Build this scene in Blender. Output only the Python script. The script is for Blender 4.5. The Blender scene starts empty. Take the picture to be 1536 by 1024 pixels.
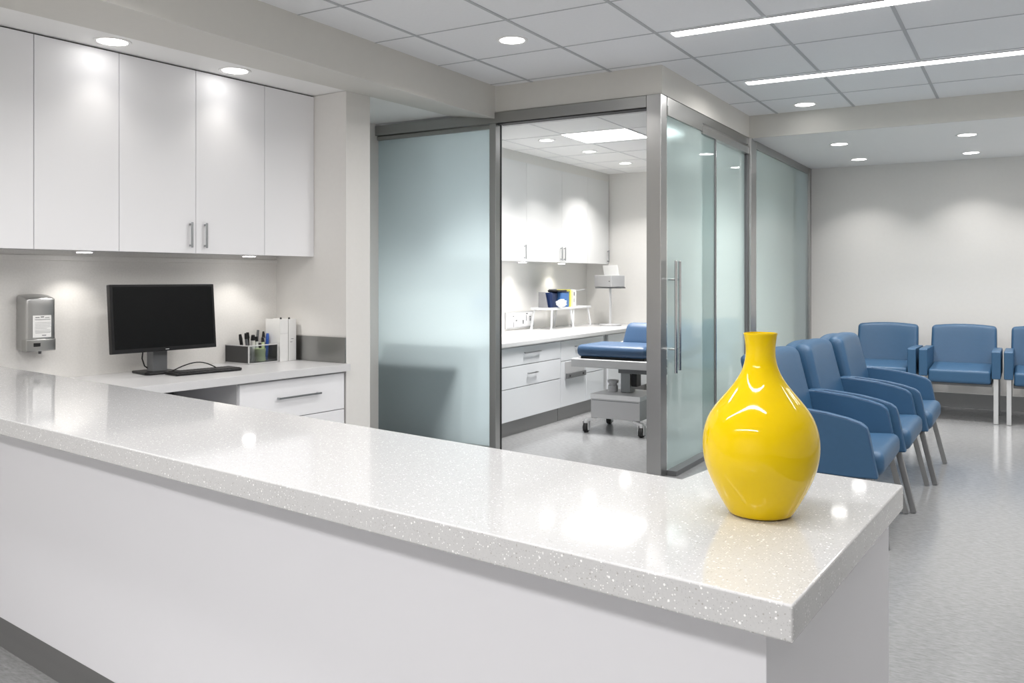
import bpy, bmesh, math, random
from mathutils import Vector, Matrix
random.seed(4)
S = bpy.context.scene
COL = S.collection
R = math.radians

# ------------------------------------------------------------------ helpers
def link(o):
    COL.objects.link(o); return o

def tag(o, label=None, cat=None, group=None, kind=None):
    if label: o['label'] = label
    if cat: o['category'] = cat
    if group: o['group'] = group
    if kind: o['kind'] = kind
    return o

def thing(name, label, cat, loc=(0, 0, 0), rz=0.0, group=None, kind=None):
    o = bpy.data.objects.new(name, None); o.empty_display_size = .1
    link(o); o.location = loc; o.rotation_euler = (0, 0, rz)
    return tag(o, label, cat, group, kind)

def copy_thing(src, label, loc=None, rz=None, group=None):
    c = src.copy(); COL.objects.link(c)
    if loc is not None: c.location = loc
    if rz is not None: c.rotation_euler = (0, 0, rz)
    c['label'] = label
    if group: c['group'] = group
    for ch in list(src.children):
        d = ch.copy(); COL.objects.link(d); d.parent = c
        for g in list(ch.children):
            e = g.copy(); COL.objects.link(e); e.parent = d
    return c

class MB:
    """collects shapes into one mesh"""
    def __init__(self):
        self.bm = bmesh.new(); self.organic = False
    def _merge(self, b, M=None, mi=0):
        if M is not None: bmesh.ops.transform(b, matrix=M, verts=b.verts)
        for f in b.faces: f.material_index = mi
        me = bpy.data.meshes.new('t'); b.to_mesh(me); b.free()
        self.bm.from_mesh(me); bpy.data.meshes.remove(me)
        return self
    def box(self, x0, x1, y0, y1, z0, z1, bev=0, seg=2, M=None, mi=0):
        b = bmesh.new(); bmesh.ops.create_cube(b, size=1)
        for v in b.verts:
            v.co = Vector(((x0+x1)/2+v.co.x*(x1-x0), (y0+y1)/2+v.co.y*(y1-y0), (z0+z1)/2+v.co.z*(z1-z0)))
        if bev: bmesh.ops.bevel(b, geom=b.edges[:], offset=bev, segments=seg, profile=.5, affect='EDGES')
        return self._merge(b, M, mi)
    def prism(self, pts, lo, hi, axis='z', bev=0, seg=2, M=None, mi=0):
        """polygon pts extruded along axis ('z': pts are x,y; 'y': pts are x,z; 'x': pts are y,z)"""
        def P(p, t):
            return {'z': (p[0], p[1], t), 'y': (p[0], t, p[1]), 'x': (t, p[0], p[1])}[axis]
        b = bmesh.new()
        A = [b.verts.new(P(p, lo)) for p in pts]; B = [b.verts.new(P(p, hi)) for p in pts]
        n = len(pts)
        b.faces.new(A); b.faces.new(B[::-1])
        for i in range(n): b.faces.new((A[i], B[i], B[(i+1) % n], A[(i+1) % n]))
        bmesh.ops.recalc_face_normals(b, faces=b.faces)
        if bev: bmesh.ops.bevel(b, geom=b.edges[:], offset=bev, segments=seg, profile=.5, affect='EDGES')
        return self._merge(b, M, mi)
    def cyl(self, p0, p1, r, r2=None, seg=24, bev=0, mi=0):
        p0, p1 = Vector(p0), Vector(p1); d = p1-p0
        b = bmesh.new()
        bmesh.ops.create_cone(b, cap_ends=True, segments=seg, radius1=r, radius2=r if r2 is None else r2, depth=d.length)
        if bev:
            ed = [e for e in b.edges if len(e.link_faces) == 2 and any(len(f.verts) > 4 for f in e.link_faces)]
            bmesh.ops.bevel(b, geom=ed, offset=bev, segments=2, profile=.5, affect='EDGES')
        M = Matrix.Translation((p0+p1)/2) @ d.to_track_quat('Z', 'Y').to_matrix().to_4x4()
        return self._merge(b, M, mi)
    def bar(self, p0, p1, w, h, bev=.002, up='Y', mi=0):
        """rectangular bar from p0 to p1"""
        p0, p1 = Vector(p0), Vector(p1); d = p1-p0
        M = Matrix.Translation((p0+p1)/2) @ d.to_track_quat('Z', up).to_matrix().to_4x4()
        return self.box(-w/2, w/2, -h/2, h/2, -d.length/2, d.length/2, bev, 2, M, mi)
    def tube(self, pts, r, seg=10, mi=0, closed=False):
        self.organic = True
        pts = [Vector(p) for p in pts]; n = len(pts); b = bmesh.new(); rings = []
        for i, p in enumerate(pts):
            a = pts[(i-1) % n] if (closed or i > 0) else p
            c = pts[(i+1) % n] if (closed or i < n-1) else p
            q = (c-a).normalized().to_track_quat('Z', 'Y')
            rings.append([b.verts.new(p + q @ Vector((r*math.cos(t*2*math.pi/seg), r*math.sin(t*2*math.pi/seg), 0))) for t in range(seg)])
        for i in range(n if closed else n-1):
            A, B = rings[i], rings[(i+1) % n]
            off = min(range(seg), key=lambda k: (A[0].co-B[k].co).length)
            for t in range(seg):
                b.faces.new((A[t], A[(t+1) % seg], B[(t+1+off) % seg], B[(t+off) % seg]))
        if not closed: b.faces.new(rings[0][::-1]); b.faces.new(rings[-1])
        bmesh.ops.recalc_face_normals(b, faces=b.faces)
        return self._merge(b, None, mi)
    def lathe(self, prof, seg=64, c=(0, 0, 0), mi=0):
        self.organic = True
        b = bmesh.new(); rings = []
        for r, z in prof:
            if r < 1e-5: rings.append([b.verts.new((c[0], c[1], c[2]+z))])
            else: rings.append([b.verts.new((c[0]+r*math.cos(t*2*math.pi/seg), c[1]+r*math.sin(t*2*math.pi/seg), c[2]+z)) for t in range(seg)])
        for A, B in zip(rings, rings[1:]):
            for t in range(seg):
                u = (t+1) % seg
                vs = [A[t % len(A)], A[u % len(A)], B[u % len(B)], B[t % len(B)]]
                vs = list(dict.fromkeys(vs))
                if len(vs) > 2:
                    b.faces.new(vs)
        bmesh.ops.recalc_face_normals(b, faces=b.faces)
        return self._merge(b, None, mi)
    def pad(self, x0, x1, y0, y1, z0, z1, r=.04, n=5, fn=None, M=None, mi=0):
        """rounded, evenly divided upholstery block, optionally deformed by fn"""
        self.organic = True
        lo, hi = (x0, y0, z0), (x1, y1, z1)
        def axis(k):
            a, c = lo[k], hi[k]; rr = min(r, (c-a)/2*.98)
            s = [a+rr*(1-math.cos(t*math.pi/8))*.999 for t in range(0, 5)] if False else [a, a+rr*.29, a+rr*.62, a+rr]
            e = [c-rr, c-rr*.62, c-rr*.29, c]
            m = [a+rr+(c-a-2*rr)*i/n for i in range(1, n)]
            return s+m+e
        X = [axis(0), axis(1), axis(2)]
        b = bmesh.new(); cache = {}
        def V(p):
            k = tuple(round(t, 6) for t in p)
            if k not in cache:
                q = Vector([min(max(p[i], lo[i]+min(r, (hi[i]-lo[i])/2*.98)), hi[i]-min(r, (hi[i]-lo[i])/2*.98)) for i in range(3)])
                d = Vector(p)-q
                rr = min(r, min(hi[i]-lo[i] for i in range(3))/2*.98)
                if d.length > 1e-9:
                    m = max(abs(d[i]) for i in range(3))
                    v = q + d.normalized()*m
                else: v = q
                if fn: v = Vector(fn(*v))
                cache[k] = b.verts.new(v)
            return cache[k]
        for ax in range(3):
            u, w = [(1, 2), (2, 0), (0, 1)][ax]
            for side in (0, 1):
                c = hi[ax] if side else lo[ax]
                for i in range(len(X[u])-1):
                    for j in range(len(X[w])-1):
                        q = []
                        for a_, b_ in ((i, j), (i+1, j), (i+1, j+1), (i, j+1)):
                            p = [0, 0, 0]; p[ax] = c; p[u] = X[u][a_]; p[w] = X[w][b_]; q.append(V(p))
                        if not side: q = q[::-1]
                        try: b.faces.new(q)
                        except ValueError: pass
        bmesh.ops.recalc_face_normals(b, faces=b.faces)
        return self._merge(b, M, mi)
    def build(self, name, mat, parent=None, loc=None, rz=0.0, angle=38):
        me = bpy.data.meshes.new(name)
        for f in self.bm.faces: f.smooth = True
        self.bm.to_mesh(me); self.bm.free()
        me.set_sharp_from_angle(angle=R(angle))
        for m in (mat if isinstance(mat, (list, tuple)) else [mat]): me.materials.append(m)
        o = link(bpy.data.objects.new(name, me))
        if parent: o.parent = parent
        if loc is not None: o.location = loc
        if rz: o.rotation_euler = (0, 0, rz)
        if not self.organic:
            wn = o.modifiers.new('flat_faces', 'WEIGHTED_NORMAL'); wn.mode = 'FACE_AREA'; wn.weight = 100; wn.keep_sharp = True
        return o

def struct(name, mb, mat, parent=None, loc=None, rz=0.0):
    o = mb.build(name, mat, parent, loc, rz)
    if parent is None: o['kind'] = 'structure'
    return o

# ------------------------------------------------------------------ materials
def nodes(name):
    m = bpy.data.materials.new(name); m.use_nodes = True
    nt = m.node_tree; b = nt.nodes['Principled BSDF']
    return m, nt, b

def mat(name, col, rough=.5, metal=0.0, var=.03, scale=8.0, stretch=(1, 1, 1), bump=0.0, bscale=None,
        coat=0.0, spec=.5, rvar=0.0, coat_rough=.03):
    m, nt, b = nodes(name)
    N, Lk = nt.nodes, nt.links
    tc = N.new('ShaderNodeTexCoord'); mp = N.new('ShaderNodeMapping'); mp.inputs['Scale'].default_value = stretch
    Lk.new(tc.outputs['Object'], mp.inputs['Vector'])
    no = N.new('ShaderNodeTexNoise'); no.inputs['Scale'].default_value = scale; no.inputs['Detail'].default_value = 4
    Lk.new(mp.outputs[0], no.inputs['Vector'])
    mx = N.new('ShaderNodeMix'); mx.data_type = 'RGBA'
    mx.inputs['A'].default_value = tuple(c*(1-var) for c in col)+(1,)
    mx.inputs['B'].default_value = tuple(min(1, c*(1+var)) for c in col)+(1,)
    Lk.new(no.outputs['Fac'], mx.inputs['Factor'])
    Lk.new(mx.outputs['Result'], b.inputs['Base Color'])
    b.inputs['Roughness'].default_value = rough; b.inputs['Metallic'].default_value = metal
    b.inputs['Specular IOR Level'].default_value = spec
    b.inputs['Coat Weight'].default_value = coat; b.inputs['Coat Roughness'].default_value = coat_rough
    if rvar:
        mr = N.new('ShaderNodeMapRange'); mr.inputs['To Min'].default_value = rough-rvar; mr.inputs['To Max'].default_value = rough+rvar
        Lk.new(no.outputs['Fac'], mr.inputs['Value']); Lk.new(mr.outputs[0], b.inputs['Roughness'])
    if bump:
        n2 = N.new('ShaderNodeTexNoise'); n2.inputs['Scale'].default_value = bscale or scale*8
        Lk.new(mp.outputs[0], n2.inputs['Vector'])
        bp = N.new('ShaderNodeBump'); bp.inputs['Strength'].default_value = bump; bp.inputs['Distance'].default_value = .002
        Lk.new(n2.outputs['Fac'], bp.inputs['Height']); Lk.new(bp.outputs[0], b.inputs['Normal'])
    return m

def emit(name, col, strength):
    m, nt, b = nodes(name)
    b.inputs['Base Color'].default_value = (.9, .9, .9, 1)
    b.inputs['Emission Color'].default_value = col+(1,); b.inputs['Emission Strength'].default_value = strength
    return m

def frosted(name, tint, clear=.5, gloss_rough=.04, rough=.45):
    m, nt, b = nodes(name); N, Lk = nt.nodes, nt.links
    N.remove(b); out = N['Material Output']
    tr = N.new('ShaderNodeBsdfTranslucent'); tr.inputs['Color'].default_value = tint+(1,)
    rf = N.new('ShaderNodeBsdfRefraction'); rf.inputs['Color'].default_value = tint+(1,); rf.inputs['Roughness'].default_value = rough; rf.inputs['IOR'].default_value = 1.12
    df = N.new('ShaderNodeBsdfDiffuse'); df.inputs['Color'].default_value = tint+(1,)
    tc = N.new('ShaderNodeTexCoord'); no = N.new('ShaderNodeTexNoise'); no.inputs['Scale'].default_value = 220; no.inputs['Detail'].default_value = 2
    Lk.new(tc.outputs['Object'], no.inputs['Vector'])
    bp = N.new('ShaderNodeBump'); bp.inputs['Strength'].default_value = .25; bp.inputs['Distance'].default_value = .002
    Lk.new(no.outputs['Fac'], bp.inputs['Height'])
    Lk.new(bp.outputs[0], rf.inputs['Normal'])
    m1 = N.new('ShaderNodeMixShader'); m1.inputs[0].default_value = clear
    Lk.new(tr.outputs[0], m1.inputs[1]); Lk.new(rf.outputs[0], m1.inputs[2])
    m2 = N.new('ShaderNodeMixShader'); m2.inputs[0].default_value = .22
    Lk.new(m1.outputs[0], m2.inputs[1]); Lk.new(df.outputs[0], m2.inputs[2])
    gl = N.new('ShaderNodeBsdfGlossy'); gl.inputs['Roughness'].default_value = gloss_rough; gl.inputs['Color'].default_value = (1, 1, 1, 1)
    fr = N.new('ShaderNodeFresnel'); fr.inputs['IOR'].default_value = 1.45
    m3 = N.new('ShaderNodeMixShader'); Lk.new(fr.outputs[0], m3.inputs[0])
    Lk.new(m2.outputs[0], m3.inputs[1]); Lk.new(gl.outputs[0], m3.inputs[2])
    Lk.new(m3.outputs[0], out.inputs['Surface'])
    return m

def quartz(name):
    m, nt, b = nodes(name); N, Lk = nt.nodes, nt.links
    tc = N.new('ShaderNodeTexCoord')
    base = (.70, .70, .71)
    col = None
    def speck(scale, cut, colr, prev, rnd_cut):
        vo = N.new('ShaderNodeTexVoronoi'); vo.inputs['Scale'].default_value = scale
        Lk.new(tc.outputs['Object'], vo.inputs['Vector'])
        lt = N.new('ShaderNodeMath'); lt.operation = 'LESS_THAN'; lt.inputs[1].default_value = cut
        Lk.new(vo.outputs['Distance'], lt.inputs[0])
        sp = N.new('ShaderNodeSeparateColor'); Lk.new(vo.outputs['Color'], sp.inputs[0])
        gt = N.new('ShaderNodeMath'); gt.operation = 'GREATER_THAN'; gt.inputs[1].default_value = rnd_cut
        Lk.new(sp.outputs[0], gt.inputs[0])
        mu = N.new('ShaderNodeMath'); mu.operation = 'MULTIPLY'; Lk.new(lt.outputs[0], mu.inputs[0]); Lk.new(gt.outputs[0], mu.inputs[1])
        mx = N.new('ShaderNodeMix'); mx.data_type = 'RGBA'; Lk.new(mu.outputs[0], mx.inputs['Factor'])
        if prev is None: mx.inputs['A'].default_value = base+(1,)
        else: Lk.new(prev, mx.inputs['A'])
        mx.inputs['B'].default_value = colr+(1,)
        return mx.outputs['Result']
    no = N.new('ShaderNodeTexNoise'); no.inputs['Scale'].default_value = 260; no.inputs['Detail'].default_value = 3
    Lk.new(tc.outputs['Object'], no.inputs['Vector'])
    mx = N.new('ShaderNodeMix'); mx.data_type = 'RGBA'; Lk.new(no.outputs['Fac'], mx.inputs['Factor'])
    mx.inputs['A'].default_value = (.53, .53, .54, 1); mx.inputs['B'].default_value = (.61, .61, .615, 1)
    col = speck(330, .35, (.47, .47, .48), mx.outputs['Result'], .78)
    col = speck(190, .30, (.42, .41, .40), col, .93)
    col = speck(240, .33, (.85, .85, .85), col, .84)
    col = speck(130, .27, (.95, .95, .95), col, .90)
    Lk.new(col, b.inputs['Base Color'])
    b.inputs['Roughness'].default_value = .06
    b.inputs['Specular IOR Level'].default_value = .5
    return m

def floor_mat():
    m, nt, b = nodes('vinyl_floor'); N, Lk = nt.nodes, nt.links
    tc = N.new('ShaderNodeTexCoord'); mp = N.new('ShaderNodeMapping'); mp.inputs['Scale'].default_value = (2.6, 9, 1); mp.inputs['Rotation'].default_value = (0, 0, .5)
    Lk.new(tc.outputs['Object'], mp.inputs['Vector'])
    n1 = N.new('ShaderNodeTexNoise'); n1.inputs['Scale'].default_value = 10; n1.inputs['Detail'].default_value = 8; n1.inputs['Roughness'].default_value = .7
    Lk.new(mp.outputs[0], n1.inputs['Vector'])
    n2 = N.new('ShaderNodeTexNoise'); n2.inputs['Scale'].default_value = 1.1; n2.inputs['Detail'].default_value = 3
    Lk.new(tc.outputs['Object'], n2.inputs['Vector'])
    cr = N.new('ShaderNodeValToRGB')
    cr.color_ramp.elements[0].position = .3; cr.color_ramp.elements[0].color = (.215, .218, .222, 1)
    cr.color_ramp.elements[1].position = .72; cr.color_ramp.elements[1].color = (.375, .38, .384, 1)
    Lk.new(n1.outputs['Fac'], cr.inputs[0])
    mx = N.new('ShaderNodeMix'); mx.data_type = 'RGBA'; mx.blend_type = 'MULTIPLY'; mx.inputs['Factor'].default_value = .35
    Lk.new(cr.outputs[0], mx.inputs['A'])
    c2 = N.new('ShaderNodeValToRGB'); c2.color_ramp.elements[0].color = (.76, .77, .775, 1); c2.color_ramp.elements[1].color = (1, 1, 1, 1)
    Lk.new(n2.outputs['Fac'], c2.inputs[0]); Lk.new(c2.outputs[0], mx.inputs['B'])
    Lk.new(mx.outputs['Result'], b.inputs['Base Color'])
    mr = N.new('ShaderNodeMapRange'); mr.inputs['To Min'].default_value = .08; mr.inputs['To Max'].default_value = .20
    Lk.new(n1.outputs['Fac'], mr.inputs['Value']); Lk.new(mr.outputs[0], b.inputs['Roughness'])
    bp = N.new('ShaderNodeBump'); bp.inputs['Strength'].default_value = .12; bp.inputs['Distance'].default_value = .002
    Lk.new(n1.outputs['Fac'], bp.inputs['Height']); Lk.new(bp.outputs[0], b.inputs['Normal'])
    b.inputs['Specular IOR Level'].default_value = .6
    return m

M = {}
M['wall'] = mat('wall_paint', (.80, .785, .76), .75, var=.02, scale=30, bump=.06, bscale=300)
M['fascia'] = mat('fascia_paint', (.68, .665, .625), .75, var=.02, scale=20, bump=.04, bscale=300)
M['splash'] = mat('speckled_wall_panel', (.78, .765, .74), .45, var=.07, scale=90, bump=.05, bscale=500)
M['ceil'] = mat('ceiling_tile', (.90, .905, .92), .9, var=.03, scale=60, bump=.1, bscale=900)
M['soffit'] = mat('soffit_paint', (.92, .915, .905), .8, var=.01)
M['grid'] = mat('ceiling_tee_bar', (.50, .51, .53), .6, var=.02)
M['gridlight'] = mat('pale_tee_bar', (.78, .78, .79), .6, var=.02)
M['floor'] = floor_mat()
M['file_grey'] = mat('grey_file_board', (.22, .22, .23), .5, var=.03)
M['frame_pale'] = mat('pale_frame', (.62, .62, .62), .4, var=.02)
M['cab'] = mat('gloss_white_laminate', (.89, .89, .91), .42, var=.008, scale=3, coat=.05, coat_rough=.12)
M['carcass'] = mat('cabinet_carcass', (.60, .60, .61), .5, var=.01)
M['cab_wall_exam'] = mat('white_wall_cupboard', (.80, .80, .80), .3, var=.008, scale=3, coat=.1)
M['cab_exam'] = mat('white_gloss_drawer_front', (.74, .76, .79), .15, var=.008, scale=3, coat=.3)
M['recess_shade'] = mat('painted_recess_shade', (.10, .10, .10), .7, var=.02)  # dark tone painted in for shade in the cupboard gap and knee space
M['panel'] = mat('matte_white_panel', (.80, .80, .84), .42, var=.012, scale=2)
M['quartz'] = quartz('speckled_quartz')
M['desk'] = mat('pale_speckled_worktop', (.68, .68, .69), .3, var=.06, scale=250, spec=.4)
M['worktop'] = mat('white_worktop', (.66, .66, .66), .2, var=.01)
M['steel'] = mat('brushed_steel', (.47, .47, .465), .30, 1.0, var=.07, scale=6, stretch=(1, 1, .02), rvar=.06)
M['steelh'] = mat('brushed_steel_rail', (.40, .40, .39), .34, 1.0, var=.05, scale=6, stretch=(.05, .05, 1), rvar=.05)
M['chrome'] = mat('satin_chrome', (.62, .63, .64), .18, 1.0, var=.03, scale=5)
M['handle'] = mat('handle_metal', (.40, .41, .42), .3, 1.0, var=.03)
M['leg'] = mat('grey_metal_leg', (.27, .275, .28), .35, .6, var=.04)
M['alu'] = mat('aluminium_leg', (.74, .75, .76), .3, .8, var=.03)
M['kick'] = mat('metal_kickplate', (.26, .26, .262), .38, .7, var=.06, scale=4, stretch=(.1, .1, 6))
M['base'] = mat('grey_skirting', (.33, .335, .34), .5, var=.03)
M['blue'] = mat('blue_vinyl', (.031, .092, .180), .42, var=.05, scale=40, bump=.12, bscale=500, spec=.45)
M['bluedark'] = mat('dark_blue_piping', (.03, .07, .15), .8, var=.03)
M['bluebed'] = mat('slate_blue_vinyl', (.034, .076, .150), .42, var=.04, scale=30, bump=.1, bscale=500)
M['yellow'] = mat('yellow_glaze', (.72, .50, .0), .05, var=.012, scale=3, spec=.35)
M['frost'] = frosted('frosted_glass', (.70, .82, .86), rough=.6, clear=.25)
M['frostdoor'] = frosted('tinted_frosted_glass', (.55, .67, .66), rough=.30, clear=.5, gloss_rough=.02)
M['black'] = mat('black_plastic', (.008, .008, .009), .35, var=.1, spec=.35)
M['screen'] = mat('dark_screen', (.004, .0045, .005), .25, var=.05, spec=.2)
M['key'] = mat('black_keys', (.02, .02, .022), .5, var=.1)
M['paper'] = mat('white_paper', (.82, .82, .81), .8, var=.03, scale=30)
M['white'] = mat('white_plastic', (.72, .72, .73), .4, var=.01)
M['offwhite'] = mat('off_white_card', (.76, .75, .72), .7, var=.03)
M['ink'] = mat('grey_ink', (.12, .12, .13), .7, var=.05)
M['navy'] = mat('navy_plastic', (.01, .025, .09), .4, var=.05)
M['bluebin'] = mat('blue_plastic', (.06, .17, .42), .4, var=.05)
M['penblue'] = mat('pen_blue', (.02, .09, .42), .3, var=.02)
M['pengreen'] = mat('pale_green_plastic', (.80, .88, .55), .4, var=.03)
M['yellowcard'] = mat('yellow_card', (.85, .78, .12), .6, var=.03)
M['mesh'] = mat('dark_box_side', (.035, .035, .036), .3, var=.1, spec=.5)
M['rubber'] = mat('black_rubber', (.015, .015, .016), .6, var=.1)
M['boxgrey'] = mat('pale_grey_enamel', (.48, .48, .49), .35, var=.01)
M['darkgrey'] = mat('dark_grey_plastic', (.13, .135, .14), .4, var=.05)
M['lamp'] = emit('lamp_diffuser', (1.0, .98, .96), 9)
M['linear'] = emit('linear_diffuser', (1.0, .99, .985), 6)
M['panel_lamp'] = emit('panel_diffuser', (.98, .99, 1.0), 6)
def clear_sheet():
    m, nt, b = nodes('clear_glass_side'); N, Lk = nt.nodes, nt.links; N.remove(b)
    t = N.new('ShaderNodeBsdfTransparent'); t.inputs['Color'].default_value = (.97, .985, .98, 1)
    Lk.new(t.outputs[0], N['Material Output'].inputs['Surface']); return m
M['clearside'] = clear_sheet()
def pane(x0, x1, y0, y1, z0, z1, side, m, root):
    # one etched face, the other faces plain clear glass
    mb = MB().box(x0, x1, y0, y1, z0, z1)
    for f in mb.bm.faces:
        f.normal_update(); f.material_index = 0 if f.normal.dot(Vector(side)) > .9 else 1
    at(mb, *root.location)
    return mb.build('glass_pane', [m, M['clearside']], root)
def clear_glass():
    m, nt, b = nodes('clear_acrylic'); N, Lk = nt.nodes, nt.links; N.remove(b)
    t = N.new('ShaderNodeBsdfTransparent'); t.inputs['Color'].default_value = (.86, .89, .89, 1)
    g = N.new('ShaderNodeBsdfGlossy'); g.inputs['Roughness'].default_value = .03
    fr = N.new('ShaderNodeFresnel'); fr.inputs['IOR'].default_value = 1.45
    x = N.new('ShaderNodeMixShader'); Lk.new(fr.outputs[0], x.inputs[0]); Lk.new(t.outputs[0], x.inputs[1]); Lk.new(g.outputs[0], x.inputs[2])
    Lk.new(x.outputs[0], N['Material Output'].inputs['Surface']); return m
M['acrylic'] = clear_glass()

# ------------------------------------------------------------------ frames of reference
# the desk alcove is turned a little against the rest of the room
LO = Vector((-4.635, 4.545, 0)); LA = Vector((.0755, .9972, 0)); LP = Vector((.9972, -.0755, 0)); LR = -math.atan2(.0755, .9972)
def al(p, a, z=0.0):      # p metres out of the alcove wall, a metres along it
    return LO + LP*p + LA*a + Vector((0, 0, z))

CEIL, LOW = 2.80, 2.60
# ------------------------------------------------------------------ room shell
struct('floor', MB().box(-6, 3.2, -3.4, 10.6, -.1, 0), M['floor'])
struct('ceiling', MB().prism([(-3.45, -3.2), (3.0, -3.2), (3.0, 7.8), (-2.13, 7.8), (-2.13, 5.62), (-3.45, 5.62)], CEIL, CEIL+.1), M['ceil'])
# tee bars of the tiled ceiling
g = MB()
for x in [-3.138, -2.508, -1.885, -1.25, -.615, .02, .655, 1.29, 1.925, 2.56]:
    g.box(x-.010, x+.010, -3.2, 5.62 if x < -2.13 else 7.8, CEIL-.004, CEIL-.0005)
for y in [-2.4, -1.75, -1.1, -.44, .22, .88, 1.55, 2.21, 2.88, 3.54, 4.2, 4.87]:
    g.box(-3.45, 3.0, y-.004, y+.004, CEIL-.003, CEIL-.0005)
for y in [5.54]:
    g.box(-3.45, 3.0, y-.004, y+.004, CEIL-.003, CEIL-.0005)
for y in [6.35, 7.17]:
    g.box(-2.13, 3.0, y-.004, y+.004, CEIL-.003, CEIL-.0005)
struct('trim_ceiling_grid', g, M['grid'])
struct('ceiling_waiting', MB().box(-2.13, 3.0, 7.8, 10.4, LOW, CEIL+.1), M['soffit'])
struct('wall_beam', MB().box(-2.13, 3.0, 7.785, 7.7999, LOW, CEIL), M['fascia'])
struct('ceiling_exam', MB().prism([(-4.75, 5.71), (-2.225, 5.71), (-2.225, 9.7), (-4.75, 9.7)], LOW, CEIL+.1), M['soffit'])
g = MB()
for x in (-4.06, -3.46, -2.86): g.box(x-.006, x+.006, 5.7, 9.6, LOW-.003, LOW-.0005)
for y in (6.15, 6.75, 7.35, 7.95, 8.55, 9.15): g.box(-4.3, -2.2, y-.004, y+.004, LOW-.003, LOW-.0005)
struct('trim_exam_ceiling_grid', g, M['gridlight'])
# fascia over the glass partition
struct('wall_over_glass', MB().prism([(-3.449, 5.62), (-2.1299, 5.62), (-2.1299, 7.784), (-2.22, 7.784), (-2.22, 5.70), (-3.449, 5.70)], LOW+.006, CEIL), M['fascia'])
# dropped soffit over the desks and the beam along it
def lw(y, p=0.0):         # x of the alcove wall line (offset p) at y
    return -4.635+p*.9972 + .0757*(y-4.545+p*.0755)
sf = MB().prism([(lw(-3.2), -3.2), (-3.45, -3.2), (-3.45, 5.62), (-4.75, 5.62), (-4.75, 4.0)], 2.615, CEIL+.1)
struct('ceiling_soffit', sf, M['soffit'])
b = bmesh.new()
pr = []
for y in (-3.2, 5.615):
    pr.append([b.verts.new((-3.45, y, CEIL)), b.verts.new((-3.45, y, 2.555)), b.verts.new((lw(y, .70), y, 2.611)), b.verts.new((lw(y, .70), y, CEIL))])
for i in range(4): b.faces.new((pr[0][i], pr[0][(i+1) % 4], pr[1][(i+1) % 4], pr[1][i]))
b.faces.new(pr[0][::-1]); b.faces.new(pr[1]); bmesh.ops.recalc_face_normals(b, faces=b.faces)
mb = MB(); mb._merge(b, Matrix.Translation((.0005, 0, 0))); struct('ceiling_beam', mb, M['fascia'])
# walls
struct('wall_left', MB().box(-.15, 0, -7.9, .227, 0, 2.7), M['splash'], None, LO, LR)
struct('wall_pier', MB().box(0.001, .70, 0, .227, 0, 2.612), M['wall'], None, LO, LR)
struct('wall_left_passage', MB().box(-4.75, -4.6, 4.78, 9.6, 0, 2.62), M['wall'])
struct('wall_exam_back', MB().box(-4.75, -2.19, 9.6, 9.72, 0, 2.62), M['wall'])
struct('wall_back', MB().box(-2.19, 3.1, 10.3, 10.42, 0, 2.62), M['wall'])
struct('wall_right', MB().box(3.0, 3.12, -3.3, 10.3, 0, 2.9), M['wall'])
struct('wall_front', MB().box(-5.4, 3.0, -3.32, -3.2, 0, 2.9), M['wall'])
struct('baseboard_back', MB().box(-2.12, 3.0, 10.285, 10.2999, 0, .15, .003), M['base'])
struct('baseboard_exam', MB().box(-3.75, -2.2, 9.585, 9.5999, 0, .13, .003), M['base'])
struct('baseboard_right', MB().box(2.985, 2.9999, -3.2, 10.28, 0, .15, .003), M['base'])
struct('trim_exam_fascia', MB().box(-4.599, -4.305, 5.75, 9.599, 2.506, 2.5995), M['wall'])

# ------------------------------------------------------------------ glass partition
w1 = thing('window_1', 'frosted glass screen in a steel frame beside the white pier', 'glass partition', (-3.45, 5.62, 0), kind='structure')
HZ = 2.60
def at(mb, ox, oy, oz=0):
    bmesh.ops.translate(mb.bm, vec=(-ox, -oy, -oz), verts=mb.bm.verts); return mb
def part(mb, name, m, root):
    at(mb, *root.location); return mb.build(name, m, root)
part(MB().box(-4.6, -2.235, 5.60, 5.70, 2.52, HZ, .003), 'header', M['steelh'], w1)
part(MB().box(-4.6, -3.50, 5.625, 5.675, 2.485, 2.515, .003), 'glazing_rail', M['steelh'], w1)
part(MB().box(-3.497, -3.440, 5.60, 5.665, 0.0, 2.52, .004), 'mullion', M['steel'], w1)
part(MB().box(-4.6, -3.497, 5.61, 5.69, 0.0, .08, .003), 'bottom_rail', M['steelh'], w1)
pane(-4.6, -3.497, 5.645, 5.657, .08, 2.49, (0, -1, 0), M['frost'], w1)
part(MB().box(-3.497, -3.440, 5.666, 5.690, 0.0, 2.52, .001), 'rubber_seal', M['rubber'], w1)
part(MB().box(-3.43, -2.235, 5.606, 5.694, 2.512, 2.52, .001), 'door_track', M['rubber'], w1)
post = struct('trim_corner_post', MB().box(-2.235, -2.130, 5.60, 5.715, 0, HZ+.004, .005), M['steel'])

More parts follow.
